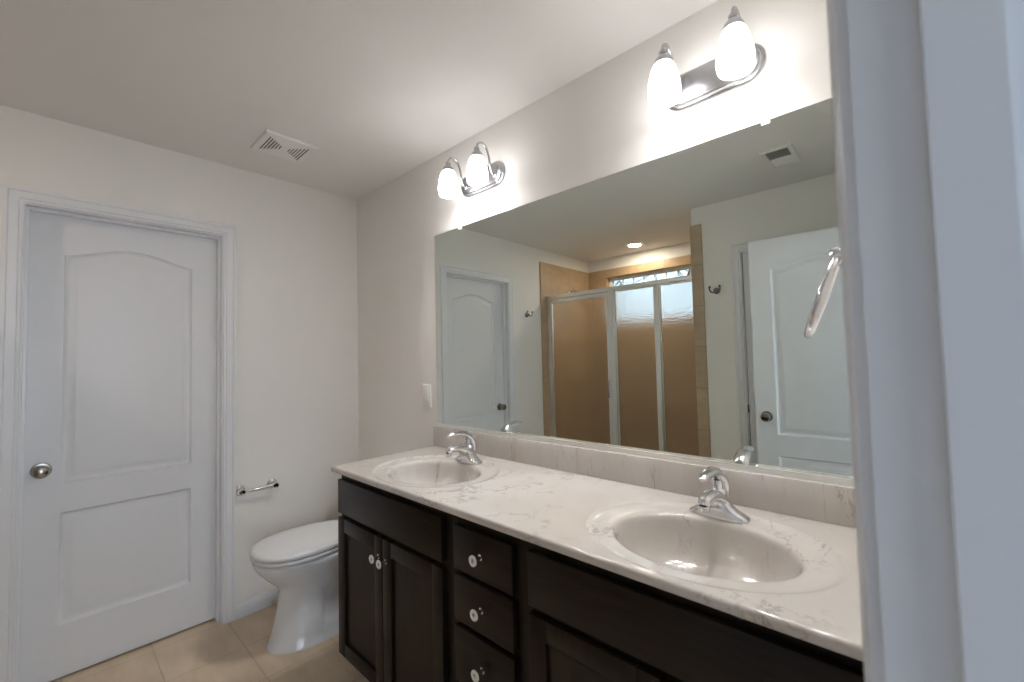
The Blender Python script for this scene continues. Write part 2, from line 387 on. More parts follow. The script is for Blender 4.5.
def slab(W, T=0.035, Hs=2.032, marg=0.114):
    """Two-panel moulded door leaf with an arched upper panel, local x = width, z = height, front at y = 0 facing -y."""
    x0, x1 = marg, W - marg
    lower = [(x0, .224), (x1, .224), (x1, .709), (x0, .709)]
    n_ = 28; z0, hh = 1.858, .052
    arch = [(x1 + (x0 - x1) * i / n_, z0 + hh * (math.sin(PI * i / n_) ** 1.6)) for i in range(n_ + 1)]
    upper = [(x0, .835), (x1, .835)] + arch
    bm = bmesh.new()
    for side in (0, 1):
        fy = (lambda d: d) if side == 0 else (lambda d: T - d)
        edges = []
        def loop(poly, d): return [bm.verts.new((a, fy(d), b)) for a, b in poly]
        def edge_loop(vs):
            for i in range(len(vs)): edges.append(bm.edges.new((vs[i], vs[(i + 1) % len(vs)])))
        edge_loop(loop([(0, 0), (W, 0), (W, Hs), (0, Hs)], 0))
        for poly in (lower, upper):
            L = [loop(inset(poly, k), d) for k, d in ((0, 0), (.003, .006), (.012, .0125), (.018, .013), (.042, .0035), (.046, .003))]
            edge_loop(L[0])
            for A, Bv in zip(L, L[1:]):
                for i in range(len(A)):
                    j = (i + 1) % len(A); bm.faces.new((A[i], A[j], Bv[j], Bv[i]))
            bm.faces.new(L[-1])
        bmesh.ops.triangle_fill(bm, edges=edges, use_beauty=True, normal=(0, -1 if side == 0 else 1, 0))
    bm.verts.ensure_lookup_table()
    def V(x, y, z): return min(bm.verts, key=lambda v: (v.co - Vector((x, y, z))).length)
    c = [(0, 0), (W, 0), (W, Hs), (0, Hs)]
    for i in range(4):
        p, q = c[i], c[(i + 1) % 4]
        bm.faces.new((V(p[0], 0, p[1]), V(q[0], 0, q[1]), V(q[0], T, q[1]), V(p[0], T, p[1])))
    return bm


KN = [(0.033, 0), (0.033, .004), (.030, .008), (.014, .010), (.0115, .016), (.0115, .030), (.017, .034), (.0245, .041), (.0275, .049), (.0265, .057), (.021, .064), (.011, .067), (.0, .068)]
def knob_pair(parent, x, z, T=0.035):
    for sgn in (1, -1):
        bm = bmesh.new(); lathe(bm, KN, 32, tr_(x, 0 if sgn > 0 else T, z, TY if sgn > 0 else Matrix.Rotation(-PI / 2, 4, 'X')))
        bmesh.ops.remove_doubles(bm, verts=bm.verts, dist=1e-4)
        obj('door_knob', bm, 'nickel', parent)


def hinges(parent, x, T, zs):
    for z in zs:
        bm = bmesh.new(); lathe(bm, [(.0065, z - .045), (.0065, z + .045)], 12, tr_(x, -.005, 0)); obj('hinge', bm, 'nickel', parent)


fl = lambda a, b, t: Vector((t, a, b))                    # left wall, t into the room
fo = lambda a, b, t: Vector((a, YO + t, b))               # opposite wall
frr = lambda a, b, t: Vector((XR - t, a, b))              # entry wall

d1 = struct(empty('door_1', (0, 0, 0)), 'closed white two-panel door in the wall left of the toilet', 'door')
casing('casing', fl, D1A - .005, D1B + .005, DT + .005, d1)
jamb(fl, D1A, D1B, DT, -WT, 0.0, d1, stop=(-.074 + .0005, -.040))
s1 = obj('door_slab', slab(D1B - D1A - .008, Hs=DT - .012), 'door', d1); s1.location = (-.0745, D1A + .004, .009); s1.rotation_euler = (0, 0, PI / 2)
s1.location.x = -.0745
knob_pair(s1, 0.056, 0.906)

d2 = struct(empty('door_2', (0, 0, 0)), 'open white two-panel door standing before the wall opposite the mirror', 'door')
casing('casing', frr, D2A - .005, D2B + .005, DT + .005, d2)
casing('casing', lambda a, b, t: Vector((XR + WT + t, a, b)), D2A - .005, D2B + .005, DT + .005, d2)
jamb(frr, D2A, D2B, DT, -WT, 0.0, d2, stop=(-.071, -.037))
s2 = obj('door_slab', slab(.702, Hs=2.040, marg=.114), 'door', d2)
ANG = math.radians(4.0)
s2.rotation_euler = (0, 0, PI - ANG); s2.location = (2.672, -1.681, .012)
knob_pair(s2, .702 - .06, .945)
obj('latch_plate', B(.7015, .7035, .006, .029, .91, .97, bev=.0004), 'nickel', s2)
hinges(s2, 0.0, .035, (.25, 1.0, 1.8))

d3 = struct(empty('door_3', (0, 0, 0)), 'closed white closet door hidden behind the open door', 'door')
casing('casing', fo, D3A - .005, D3B + .005, DT + .005, d3)
jamb(fo, D3A, D3B, DT, -WT, 0.0, d3, stop=(-.072, -.040))
s3 = obj('door_slab', slab(D3B - D3A - .010, Hs=DT - .013), 'door', d3); s3.rotation_euler = (0, 0, PI); s3.location = (D3B - .005, YO - .003, .009)
obj('latch', B(D3B - D3A - .0105, D3B - D3A - .002, -.004, .0, .93, .985, bev=.001), 'nickel', s3)
knob_pair(s3, .06, .92)

# ------------------------------------------------------------------ baseboards
BP = [(0, 0), (.013, 0), (.013, .055), (.011, .062), (.008, .066), (.006, .073), (0, .073)]
def baseboard(name, fn, s0, s1):
    bm = bmesh.new(); ring_loft(bm, [[fn(s0, t, z) for t, z in BP], [fn(s1, t, z) for t, z in BP]])
    struct(obj(name, bm, 'trim', ang=20))
baseboard('baseboard_left', lambda s, t, z: Vector((t, s, z)), D1B + .065, 0.0)
baseboard('baseboard_left_far', lambda s, t, z: Vector((t, s, z)), -1.955, D1A - .065)
baseboard('baseboard_back', lambda s, t, z: Vector((s, -t, z)), .013, .85)
baseboard('baseboard_opposite', lambda s, t, z: Vector((s, YO + t, z)), XS + .072, D3A - .065)
baseboard('baseboard_opposite_far', lambda s, t, z: Vector((s, YO + t, z)), D3B + .065, XR)
baseboard('baseboard_right', lambda s, t, z: Vector((XR - t, s, z)), D2B + .065, -.53)

# ------------------------------------------------------------------ vanity cabinets
KNOB_METAL = [(.009, 0), (.009, .002), (.0055, .004), (.0045, .020), (.0105, .0235), (.0155, .026), (.0155, .0285)]
KNOB_RING = [(.0150, .0275), (.0160, .0285), (.0155, .0315), (.012, .033), (.0075, .0322), (.0065, .0315)]
KNOB_EYE = [(.0068, .0305), (.0068, .0322), (.004, .0335), (.0, .034)]
def cab_knob(parent, x, y, z):
    T = tr_(x, y, z, TY)
    bm = bmesh.new(); lathe(bm, KNOB_METAL, 24, T); lathe(bm, KNOB_EYE, 20, T)
    k = obj('knob', bm, 'chrome', parent)
    bm = bmesh.new(); lathe(bm, KNOB_RING, 28, T); obj('ceramic_ring', bm, 'ceramic', k)


FY0, FY1 = -.518, -.538       # face frame front, door front
CT = .880                     # cabinet top
def carcass(root, x0, x1, openings):
    bm = bmesh.new()
    # open-fronted box: sides, back, floor, toe kick, then face frame with the given rails
    for a in ((x0, x0 + .016, FY0 + .019, -.001, 0.1, CT), (x1 - .016, x1, FY0 + .019, -.001, 0.1, CT), (x0, x0 + .016, -.436, -.001, 0.0, 0.1), (x1 - .016, x1, -.436, -.001, 0.0, 0.1), (x0 + .016, x1 - .016, -.008, -.001, .1, CT), (x0 + .016, x1 - .016, FY0 + .019, -.008, .1, .116), (x0 + .016, x1 - .016, -.45, -.436, 0, .1)):
        box(bm, *a)
    obj('carcass', bm, 'espresso', root, smooth=False)
    bm = bmesh.new()
    for a in ((x0, x0 + .038, FY0, FY0 + .019, .1, CT), (x1 - .038, x1, FY0, FY0 + .019, .1, CT)): box(bm, *a)
    for z0, z1 in openings: box(bm, x0 + .038, x1 - .038, FY0, FY0 + .019, z0, z1)
    obj('face_frame', bm, 'espresso', root, smooth=False)


def slab_front(name, root, x0, x1, z0, z1, knobs=()):
    o = obj(name, B(x0, x1, FY1, FY0 - .0005, z0, z1, bev=.003), 'espresso_h', root)
    for (x, z) in knobs: cab_knob(o, x, FY1, z)
    return o


def shaker_door(root, x0, x1, z0, z1, knob, st=.056):
    bm = boxes([(x0, x0 + st, FY1, FY0 - .0005, z0, z1), (x1 - st, x1, FY1, FY0 - .0005, z0, z1), (x0 + st, x1 - st, FY1, FY0 - .0005, z0, z0 + st), (x0 + st, x1 - st, FY1, FY0 - .0005, z1 - st, z1)], bev=.0018)
    o = obj('cabinet_door', bm, 'espresso', root)
    obj('door_panel', B(x0 + st - .004, x1 - st + .004, FY1 + .010, FY0 - .002, z0 + st - .004, z1 - st + .004), 'espresso', o, smooth=False)
    cab_knob(o, *knob)


def sink_base(x0, x1, f0, f1, label):
    root = empty('vanity_cabinet', ((x0 + x1) / 2, -.26, 0)); tag(root, label, 'cabinet', 'espresso vanity cabinets')
    carcass(root, x0, x1, [(.1, .125), (.672, .714), (.835, CT)])
    slab_front('false_drawer_front', root, f0, f1, .702, .844)
    mid = (f0 + f1) / 2
    shaker_door(root, f0, mid - .002, .110, .683, (mid - .026, FY1, .610))
    shaker_door(root, mid + .002, f1, .110, .683, (mid + .026, FY1, .606))
    return root


cabA = sink_base(.844, 1.600, .849, 1.576, 'dark espresso sink cabinet nearest the toilet, double doors with white knobs')
cabB = empty('vanity_cabinet', (1.7575, -.26, 0)); tag(cabB, 'narrow dark espresso drawer cabinet between the two sink cabinets', 'cabinet', 'espresso vanity cabinets')
carcass(cabB, 1.600, 1.915, [(.1, .125), (.352, .372), (.534, .554), (.688, .708), (.835, CT)])
for z0, z1 in ((.112, .354), (.370, .536), (.552, .690), (.705, .840)):
    slab_front('drawer', cabB, 1.636, 1.886, z0, z1, [(1.760, (z0 + z1) / 2)])
cabC = sink_base(1.915, XR - .001, 1.941, 2.662, 'dark espresso sink cabinet under the nearer sink, beside the doorway')


def settle(root):
    """Child meshes were written in room coordinates: make them local to the empty at the thing's base."""
    for o in root.children:
        o.matrix_parent_inverse = Matrix.Translation(root.location).inverted() if root.rotation_euler.z == 0 else root.matrix_basis.inverted()
for o in (cabA, cabB, cabC): settle(o)

# ------------------------------------------------------------------ countertop with two moulded basins
TOPZ = .9036; CX0, CX1, CY0, CY1 = .844, XR - .0005, -.5647, -.0005
SINKS = [(1.250, -.312), (2.308, -.312)]
RA, RB = .290, .236           # outer edge of the dished rim
NS = 96
ctop = empty('countertop', (1.765, -.28, CT)); tag(ctop, 'cream marble double-sink countertop with faint brown veins on the dark cabinets', 'countertop')
bm = bmesh.new()
edge_r = .008
tx0, tx1, ty0, ty1 = CX0 + edge_r, CX1, CY0 + edge_r, CY1
cuts = [tx0, (SINKS[0][0] + SINKS[1][0]) / 2, tx1]
for (cx, cy), xa, xb in zip(SINKS, cuts, cuts[1:]):
    corners = [math.atan2(yy - cy, xx - cx) for xx in (xa, xb) for yy in (ty0, ty1)]
    angs = [2 * PI * i / NS for i in range(NS)]
    for ca in corners:
        ca %= 2 * PI; k = min(range(NS), key=lambda i: abs((angs[i] - ca + PI) % (2 * PI) - PI)); angs[k] = ca
    inner, outer = [], []
    for a in angs:
        ce, se = math.cos(a), math.sin(a)
        q = 1 / math.sqrt((ce / RA) ** 2 + (se / RB) ** 2); inner.append((cx + ce * q, cy + se * q, TOPZ))
        ts = []
        if ce > 1e-9: ts.append((xb - cx) / ce)
        if ce < -1e-9: ts.append((xa - cx) / ce)
        if se > 1e-9: ts.append((ty1 - cy) / se)
        if se < -1e-9: ts.append((ty0 - cy) / se)
        t = min(ts); outer.append((cx + ce * t, cy + se * t, TOPZ))
    mid_ = [tuple(Vector(p).lerp(Vector(q), .25)) for p, q in zip(inner, outer)]
    ring_loft(bm, [outer, mid_, inner], False, False)
# rolled front edge and plain left end
prof = [(edge_r, 0)] + [(edge_r - edge_r * math.sin(a), -edge_r + edge_r * math.cos(a)) for a in [PI / 2 * i / 6 for i in range(1, 7)]] + [(0, -.018), (.002, -.022), (.006, -.0236), (.05, -.0236)]
ring_loft(bm, [[(CX0 + o_, CY1, TOPZ + z) for o_, z in prof], [(CX0 + o_, CY0 + o_, TOPZ + z) for o_, z in prof], [(CX1, CY0 + o_, TOPZ + z) for o_, z in prof]], False, False, close=False)
# underside between the overhangs
for a in ((CX0 + .03, CX1, CY0 + .03, CY0 + .05, TOPZ - .0236, TOPZ - .020), (CX0 + .03, CX1, -.05, CY1, TOPZ - .0236, TOPZ - .020), (CX0 + .03, CX0 + .08, CY0 + .05, -.05, TOPZ - .0236, TOPZ - .020)): box(bm, *a)
obj('worktop', bm, 'marble', ctop, ang=40)
# (half width, half depth, shift towards the front, height) of the dish and bowl
LIPA, LIPB = .213, .166
BOWL = [(RA, RB, 0, 0), (RA - .004, RB - .004, 0, -.0008), (RA - .010, RB - .010, 0, -.0032), (RA - .017, RB - .017, 0, -.0048), (RA - .028, RB - .026, 0, -.0055), (LIPA + .020, LIPB + .018, .006, -.0062), (LIPA + .008, LIPB + .008, .008, -.0074), (LIPA + .002, LIPB + .002, .008, -.0102)]
BOWL += [(LIPA * k, LIPB * k, .008, d) for k, d in ((.985, -.016), (.97, -.026), (.945, -.045), (.90, -.075), (.82, -.102), (.69, -.121), (.53, -.132), (.34, -.138), (.18, -.1405), (.11, -.141))]
for cx, cy in SINKS:
    bm = bmesh.new()
    ring_loft(bm, [[(cx + a_ * math.cos(2 * PI * i / NS), cy - s_ + b_ * math.sin(2 * PI * i / NS), TOPZ + d) for i in range(NS)] for a_, b_, s_, d in BOWL], False, True)
    bs = obj('basin', bm, 'marble_v', ctop, ang=60)
    bm = bmesh.new(); T = tr_(cx, cy - .008, TOPZ - .1405)
    lathe(bm, [(.030, -.002), (.031, .0012), (.028, .0026), (.021, .0015), (.019, -.001)], 28, T, True, True)
    lathe(bm, [(.016, -.001), (.0165, .003), (.013, .0045), (0, .005)], 24, T)
    dr = obj('drain', bm, 'chrome', bs)
bm = B(CX0, CX1, -.0205, -.0005, TOPZ - .0005, 1.004, bev=.003)
obj('backsplash', bm, 'marble_v', ctop)
# cove between the top and the backsplash
settle(ctop)


# ------------------------------------------------------------------ faucets
def faucet(x, y, z, label):
    t = empty('faucet', (x, y, z)); tag(t, label, 'faucet', 'chrome single-lever faucets')
    bm = bmesh.new()
    # winged base: sections along x
    secs = [(k * a, b, c) for k, lst in ((-1, [(.078, .010, .004), (.075, .016, .010), (.064, .0205, .016), (.048, .0225, .024), (.034, .024, .036), (.022, .025, .054)]), (1, [(.022, .025, .054), (.034, .024, .036), (.048, .0225, .024), (.064, .0205, .016), (.075, .016, .010), (.078, .010, .004)])) for a, b, c in lst]
    rings = []
    for sx, hy, hz in secs:
        rg = [(sx, -hy, 0.0)]
        for i in range(11):
            a = PI - PI * i / 10
            rg.append((sx, hy * math.copysign(abs(math.cos(a)) ** .55, math.cos(a)), .003 + (hz - .003) * math.sin(a) ** .7))
        rg.append((sx, hy, 0.0)); rings.append(rg)
    ring_loft(bm, rings); obj('base', bm, 'chrome', t, ang=50)
    bm = bmesh.new()                                       # spout
    path = spline([(0, .010, .030), (0, -.022, .056), (0, -.066, .070), (0, -.100, .068), (0, -.112, .056)], 6)
    tube(bm, path, [.027, .0265, .021, .0165, .0135], 20, .85); sp_ = obj('spout', bm, 'chrome', t)
    bm = bmesh.new(); lathe(bm, [(.0135, 0), (.0138, .012), (.012, .014)], 20, tr_(0, -.112, .043)); obj('aerator', bm, 'chrome', sp_)
    bm = bmesh.new(); lathe(bm, [(.024, .04), (.0245, .062), (.0215, .072), (.015, .078), (.013, .100)], 28, tr_(0, .002, 0)); obj('collar', bm, 'chrome', t)
    bm = bmesh.new()                                       # lever: a broad hood rising at the back and arching forward
    path = spline([(0, .024, .052), (0, .025, .078), (0, .012, .104), (0, -.018, .124), (0, -.056, .132), (0, -.094, .130), (0, -.116, .124)], 7)
    tube(bm, path, [.0235, .0245, .0240, .0220, .0185, .0140, .008], 20, .68); hd = obj('lever', bm, 'chrome', t)
    bm = bmesh.new(); lathe(bm, [(.0045, 0), (.0045, .003), (0, .0034)], 14, tr_(0, -.0205, .066, TY)); obj('temperature_button', bm, 'nickel', hd)
    bm = bmesh.new(); lathe(bm, [(.0025, .0), (.0025, .050), (.0055, .054), (.0065, .059), (.0045, .064), (0, .065)], 14, tr_(0, .046, .0)); obj('lift_rod', bm, 'chrome', t)
    return t
faucet(1.246, -.130, TOPZ - .0055, 'chrome lever faucet at the sink nearer the toilet')
faucet(2.294, -.126, TOPZ - .0055, 'chrome lever faucet at the sink nearer the doorway')

# ------------------------------------------------------------------ mirror
mr = empty('wall_mirror', (1.76, -.003, 1.006)); tag(mr, 'large frameless wall mirror standing on the backsplash', 'mirror')
MX0, MX1, MZ0, MZ1 = .8636, XR - .01, 1.0085, 2.0165
bm = B(MX0, MX1, -.0062, -.0008, MZ0, MZ1)
for fc in bm.faces: fc.material_index = 0 if fc.calc_center_median().y < -.006 else 1
obj('mirror_glass', bm, ['mirror', 'mirror_edge'], mr, smooth=False)
obj('channel', boxes([(MX0, MX1, -.0105, -.0064, 1.0045, 1.021), (MX0, MX1, -.0064, -.0008, 1.0045, 1.0083)]), 'alu', mr, smooth=False)
for x in (1.075, 2.43):
    bm = boxes([(x - .011, x + .011, -.0012 - .010, -.0064, MZ1 - .012, MZ1 + .004), (x - .009, x + .009, -.0085, -.0002, MZ1 + .0005, MZ1 + .020)], bev=.0015)
    ck = obj('mirror_clip', bm, 'plastic', mr)
    bm = bmesh.new(); lathe(bm, [(.004, 0), (.0038, .0015), (0, .002)], 12, tr_(x, -.0085, MZ1 + .013, TY)); obj('screw', bm, 'chrome', ck)
settle(mr)


# ------------------------------------------------------------------ vanity lights
SH_PROF = [(r_ * .89, z_ * .78) for r_, z_ in [(.024, .150), (.031, .146), (.038, .133), (.0445, .112), (.050, .085), (.0535, .058), (.0545, .036), (.0525, .014), (.0485, .000), (.0455, .000), (.0495, .014), (.0515, .036), (.0505, .058), (.047, .085), (.0415, .112), (.035, .131), (.024, .143)]]
def vanity_light(xc, label):
    t = empty('vanity_light', (xc, 0, 2.207)); tag(t, label, 'wall lamp', 'two-shade vanity lights')
    fw = lambda a, b, y: Vector((a, -y, b))
    bm = bmesh.new()
    outline = stadium(.300, .116)
    ring_loft(bm, [[fw(a, b, y) for a, b in inset(outline, k)] for k, y in ((0, .0005), (0, .006), (.002, .0085), (.008, .010), (.0095, .0125), (.010, .017), (.013, .020), (.017, .021))])
    obj('backplate', bm, 'satin', t, ang=40)
    for sx in (-1, 1):
        x = .1 * sx
        bm = bmesh.new()
        path = spline([(x, -.018, -.012), (x, -.036, -.010), (x, -.048, .018), (x, -.056, .060), (x, -.072, .096), (x, -.098, .110), (x, -.122, .098), (x, -.130, .070)], 7)
        tube(bm, path, .0052, 12); arm = obj('arm', bm, 'satin', t)
        bm = bmesh.new(); lathe(bm, [(.014, 0), (.0135, .004), (.008, .008)], 20, tr_(x, -.020, -.012, TY)); obj('arm_rosette', bm, 'satin', arm)
        bm = bmesh.new(); lathe(bm, [(.0275, .034), (.0275, .040), (.0235, .050), (.015, .060), (.0115, .066), (.0125, .073), (.008, .080), (0, .081)], 28, tr_(x, -.13, 0)); obj('socket_cap', bm, 'satin', t)
        bm = bmesh.new(); lathe(bm, SH_PROF, 40, tr_(x, -.13, -.081), False, False)
        sh = obj('lamp_shade', bm, 'shade', t, ang=60)
        bm = bmesh.new(); lathe(bm, [(.012, .120), (.013, .105), (.020, .090), (.0245, .074), (.023, .060), (.015, .050), (0, .047)], 24, tr_(x, -.13, -.066)); obj('bulb', bm, 'bulb', sh)
        ld = bpy.data.lights.new('bulb_light', 'POINT'); ld.energy = BULB_W; ld.color = (1.0, .985, .985); ld.shadow_soft_size = .012
        lo = bpy.data.objects.new('bulb_light', ld); lo.location = (x, -.13, -.032); lo.parent = t; C.objects.link(lo)
    return t
vanity_light(1.242, 'chrome two-shade vanity light farther away, above the left end of the mirror')
vanity_light(2.289, 'chrome two-shade vanity light nearer the doorway, above the right end of the mirror')

# ------------------------------------------------------------------ toilet
toi = empty('toilet', (.418, -.40, 0)); tag(toi, 'white two-piece toilet with closed lid between closed door and vanity', 'toilet')
TXC = .418
def egg(w_, yf, yb, z, n_=56, pw=1.0, narrow=0.0):
    ym = yf + (yb - yf) * .42; out = []
    for i in range(n_):
        a = 2 * PI * i / n_; cs, sn = math.cos(a), math.sin(a)
        x = w_ * math.copysign(abs(cs) ** .92, cs)
        y = ym + (yb - ym) * (abs(sn) ** .8) if sn > 0 else ym - (ym - yf) * (abs(sn) ** .95)
        if narrow and y > -.48: x *= 1 - narrow * min(1, (y + .47) / .02)
        out.append((TXC + x, y, z))
    return out
bm = bmesh.new()
ring_loft(bm, [egg(.134, -.682, -.14, 0.0), egg(.132, -.680, -.14, .014), egg(.127, -.673, -.14, .022, narrow=.04), egg(.122, -.663, -.14, .06, narrow=.25), egg(.115, -.648, -.13, .12, narrow=.36), egg(.109, -.635, -.12, .18, narrow=.36), egg(.107, -.630, -.11, .23, narrow=.24),
               egg(.112, -.632, -.10, .262), egg(.128, -.650, -.09, .290), egg(.150, -.684, -.07, .325), egg(.166, -.714, -.06, .36), egg(.176, -.735, -.05, .392), egg(.179, -.741, -.045, .410), egg(.175, -.736, -.045, .416), egg(.14, -.69, -.09, .417)])
obj('bowl', bm, 'porcelain', toi, ang=60)
bm = bmesh.new()
ring_loft(bm, [egg(.174, -.735, -.255, .4245), egg(.182, -.744, -.25, .4265), egg(.185, -.748, -.25, .434), egg(.183, -.745, -.25, .441), egg(.178, -.739, -.255, .443)])
st_ = obj('seat', bm, 'seat', toi, ang=60)
bm = bmesh.new()
ring_loft(bm, [egg(.175, -.736, -.245, .4465), egg(.184, -.747, -.235, .449), egg(.186, -.750, -.233, .457), egg(.184, -.747, -.235, .466), egg(.177, -.738, -.24, .472), egg(.162, -.718, -.26, .476), egg(.12, -.65, -.32, .480), egg(.04, -.54, -.42, .482)])
obj('lid', bm, 'seat', toi, ang=60)
for sx in (-.075, .075):
    obj('lid_hinge', B(TXC + sx - .018, TXC + sx + .018, -.262, -.232, .416, .462, bev=.006), 'seat', toi)
bm = bmesh.new()
def rrect(w_, d_, yc, z, rr=.03, n_=6):
    o_ = []
    for (qx, qy, a0_) in ((1, 1, 0), (-1, 1, PI / 2), (-1, -1, PI), (1, -1, 1.5 * PI)):
        for i in range(n_ + 1):
            a = a0_ + PI / 2 * i / n_; o_.append((TXC + qx * (w_ - rr) + rr * math.cos(a), yc + qy * (d_ - rr) + rr * math.sin(a), z))
    return o_
ring_loft(bm, [rrect(.185, .078, -.100, .385), rrect(.195, .085, -.103, .40), rrect(.205, .090, -.105, .55), rrect(.210, .092, -.106, .715)])
obj('tank', bm, 'porcelain', toi, ang=50)
bm = bmesh.new(); ring_loft(bm, [rrect(.212, .094, -.106, .716), rrect(.218, .1, -.107, .722), rrect(.218, .1, -.107, .742), rrect(.212, .094, -.107, .750)])
obj('tank_lid', bm, 'porcelain', toi, ang=50)
bm = bmesh.new(); lathe(bm, [(.014, 0), (.014, .008), (.006, .012)], 20, tr_(TXC - .15, -.197, .66, TY)); tube(bm, [(TXC - .15, -.207, .66), (TXC - .11, -.214, .655), (TXC - .075, -.214, .648)], [.006, .006, .008], 12)
obj('flush_lever', bm, 'chrome', toi)
for sx in (-1, 1):
    bm = bmesh.new(); lathe(bm, [(.014, 0), (.014, .008), (.009, .018), (0, .020)], 18, tr_(TXC + sx * .106, -.33, .008)); obj('bolt_cap', bm, 'seat', toi)
settle(toi)


# ------------------------------------------------------------------ wall fittings
def post(bm, base, axis, L, r0=.022, r1=.011):
    R = {'x': TX, '-x': Matrix.Rotation(-PI / 2, 4, 'Y'), 'y': Matrix.Rotation(-PI / 2, 4, 'X'), '-y': TY}[axis]
    lathe(bm, [(r0, 0), (r0, .006), (r0 * .8, .010), (r1, .014), (r1, L - .012), (r1 * 1.3, L - .006), (r1 * 1.3, L + .010), (r1, L + .014), (0, L + .015)], 24, tr_(*base, R))

tp = empty('toilet_paper_holder', (0, -.609, .672)); tag(tp, 'chrome empty toilet paper holder on the wall between toilet and closed door', 'paper holder')
bm = bmesh.new()
for y in (-.082, .082): 
    b2 = bmesh.new(); post(b2, (.0005, y, 0), 'x', .055, .027, .013); obj('post', b2, 'chrome', tp)
lathe(bm, [(.006, -.076), (.0085, -.07), (.0085, -.004), (.0105, -.002), (.0105, .07), (.006, .076)], 20, tr_(.055, 0, 0, Matrix.Rotation(-PI / 2, 4, 'X')))
obj('roller', bm, 'chrome', tp)


def robe_hook(loc, rz, label):
    t = empty('robe_hook', loc, rz); tag(t, label, 'hook', 'chrome robe hooks')
    bm = bmesh.new(); lathe(bm, [(.024, 0), (.024, .005), (.020, .009), (.011, .012), (.010, .028), (.012, .032), (0, .034)], 28, tr_(0, -.0005, 0, TY)); obj('base', bm, 'hook', t)
    for sx in (-1, 1):
        bm = bmesh.new(); tube(bm, spline([(0, -.024, -.002), (.014 * sx, -.032, -.012), (.030 * sx, -.040, -.006), (.036 * sx, -.044, .014), (.034 * sx, -.045, .024)], 6), [.006, .006, .0055, .005, .006], 12)
        bmesh.ops.create_uvsphere(bm, u_segments=14, v_segments=10, radius=.0085, matrix=tr_(.034 * sx, -.045, .027)); obj('prong', bm, 'hook', t)
    return t
robe_hook((0, -1.738, 1.769), PI / 2, 'chrome robe hook on the wall between the closed door and shower')
robe_hook((1.689, YO, 1.806), PI, 'chrome robe hook on the wall between the shower tile and open door')

tr = empty('towel_ring', (XR, -.455, 1.516)); tag(tr, 'chrome towel ring above the counter beside the doorway casing', 'towel ring')
bm = bmesh.new(); post(bm, (-.0005, 0, 0), '-x', .062, .026, .013); obj('post', bm, 'chrome', tr)
tilt = math.radians(20); RR = .070; tw = Vector((-.105, 1, 0)).normalized()
cpt = Vector((-.068, 0, -.006)); dwn = Vector((-math.sin(tilt), 0, -math.cos(tilt)))
bm = bmesh.new(); tube(bm, [cpt + dwn * (RR - RR * math.cos(2 * PI * i / 64)) + tw * (RR * math.sin(2 * PI * i / 64)) for i in range(64)], .0063, 12, closed=True); obj('ring', bm, 'chrome', tr)

oc = empty('wall_outlet', (.770, 0, 1.160)); tag(oc, 'white rocker switch plate left of the mirror', 'switch')
obj('plate', B(-.036, .036, -.006, -.0005, -.060, .060, bev=.003), 'plastic', oc)
obj('rocker', B(-.017, .017, -.0075, -.0055, -.034, .034, bev=.001), 'plastic', oc)
oc.name = 'light_switch'
for z in (-.048, .048):
    bm = bmesh.new(); lathe(bm, [(.003, 0), (.0028, .001), (0, .0014)], 12, tr_(0, -.006, z, TY)); obj('screw', bm, 'plastic', oc)

# ------------------------------------------------------------------ ceiling fittings
fan = empty('exhaust_fan', (.432, -.607, H)); tag(fan, 'square white exhaust fan grille on the ceiling above the toilet', 'exhaust fan')
hw = .119
bm = bmesh.new()
slots = []
for sgn in (-1, 1):
    for k in range(6):
        a = sgn * (.088 - k * .0134); ln = .083 * (1 - k / 6.8)
        slots.append((-ln, ln, a - .0031, a + .0031))
# grille plate cut by slots: strips between the slot rows, filled to the sides of each slot
zb, zt = -.0125, -.0095
ys = sorted({round(s[2], 5) for s in slots} | {round(s[3], 5) for s in slots} | {-hw + .012, hw - .012})
for y0_, y1_ in zip(ys, ys[1:]):
    s = [q for q in slots if q[2] - 1e-6 <= (y0_ + y1_) / 2 <= q[3] + 1e-6]
    if not s: box(bm, -hw + .012, hw - .012, y0_, y1_, zb, zt)
    else:
        box(bm, -hw + .012, s[0][0], y0_, y1_, zb, zt); box(bm, s[0][1], hw - .012, y0_, y1_, zb, zt)
obj('grille', bm, 'plastic', fan, smooth=False)
bm = bmesh.new()
sq = [(-1, -1), (1, -1), (1, 1), (-1, 1)]
ring_loft(bm, [[(a * k, b * k, z) for a, b in sq] for k, z in ((hw - .012, -.0095), (hw - .012, -.013), (hw - .006, -.013), (hw, -.009), (hw, -.0005))], False, False)
obj('frame', bm, 'plastic', fan, smooth=False)
obj('slot_shade_plate', B(-.1, .1, -.1, .1, -.0030, -.0005), 'slot_shade', fan, smooth=False)  # flat black plate standing in for the shade inside the fan

reg = empty('ceiling_register', (2.217, -1.391, H)); tag(reg, 'white louvred air register in the ceiling, seen in the mirror', 'air vent')
bx, by = .076, .142
bm = bmesh.new(); ring_loft(bm, [[(a * x, b * y, z) for a, b in sq] for x, y, z in ((bx - .022, by - .022, -.002), (bx - .022, by - .022, -.011), (bx - .004, by - .004, -.010), (bx, by, -.006), (bx, by, -.0005))], False, False)
obj('frame', bm, 'plastic', reg, smooth=False)
obj('louvre_shade_plate', B(-bx + .022, bx - .022, -by + .022, by - .022, -.002, -.0005), 'dark', reg, smooth=False)  # flat dark plate standing in for the shade above the louvres
for half in (-1, 1):
    bm = bmesh.new()
    for k in range(7):
        yy = half * (.010 + k * .0155)
        box(bm, -bx + .023, bx - .023, -.0065, .0065, -.0005, .0005, T=tr_(0, yy, -.0075, Matrix.Rotation(-half * math.radians(38), 4, 'X')))
    obj('louvre', bm, 'plastic', reg, smooth=False)

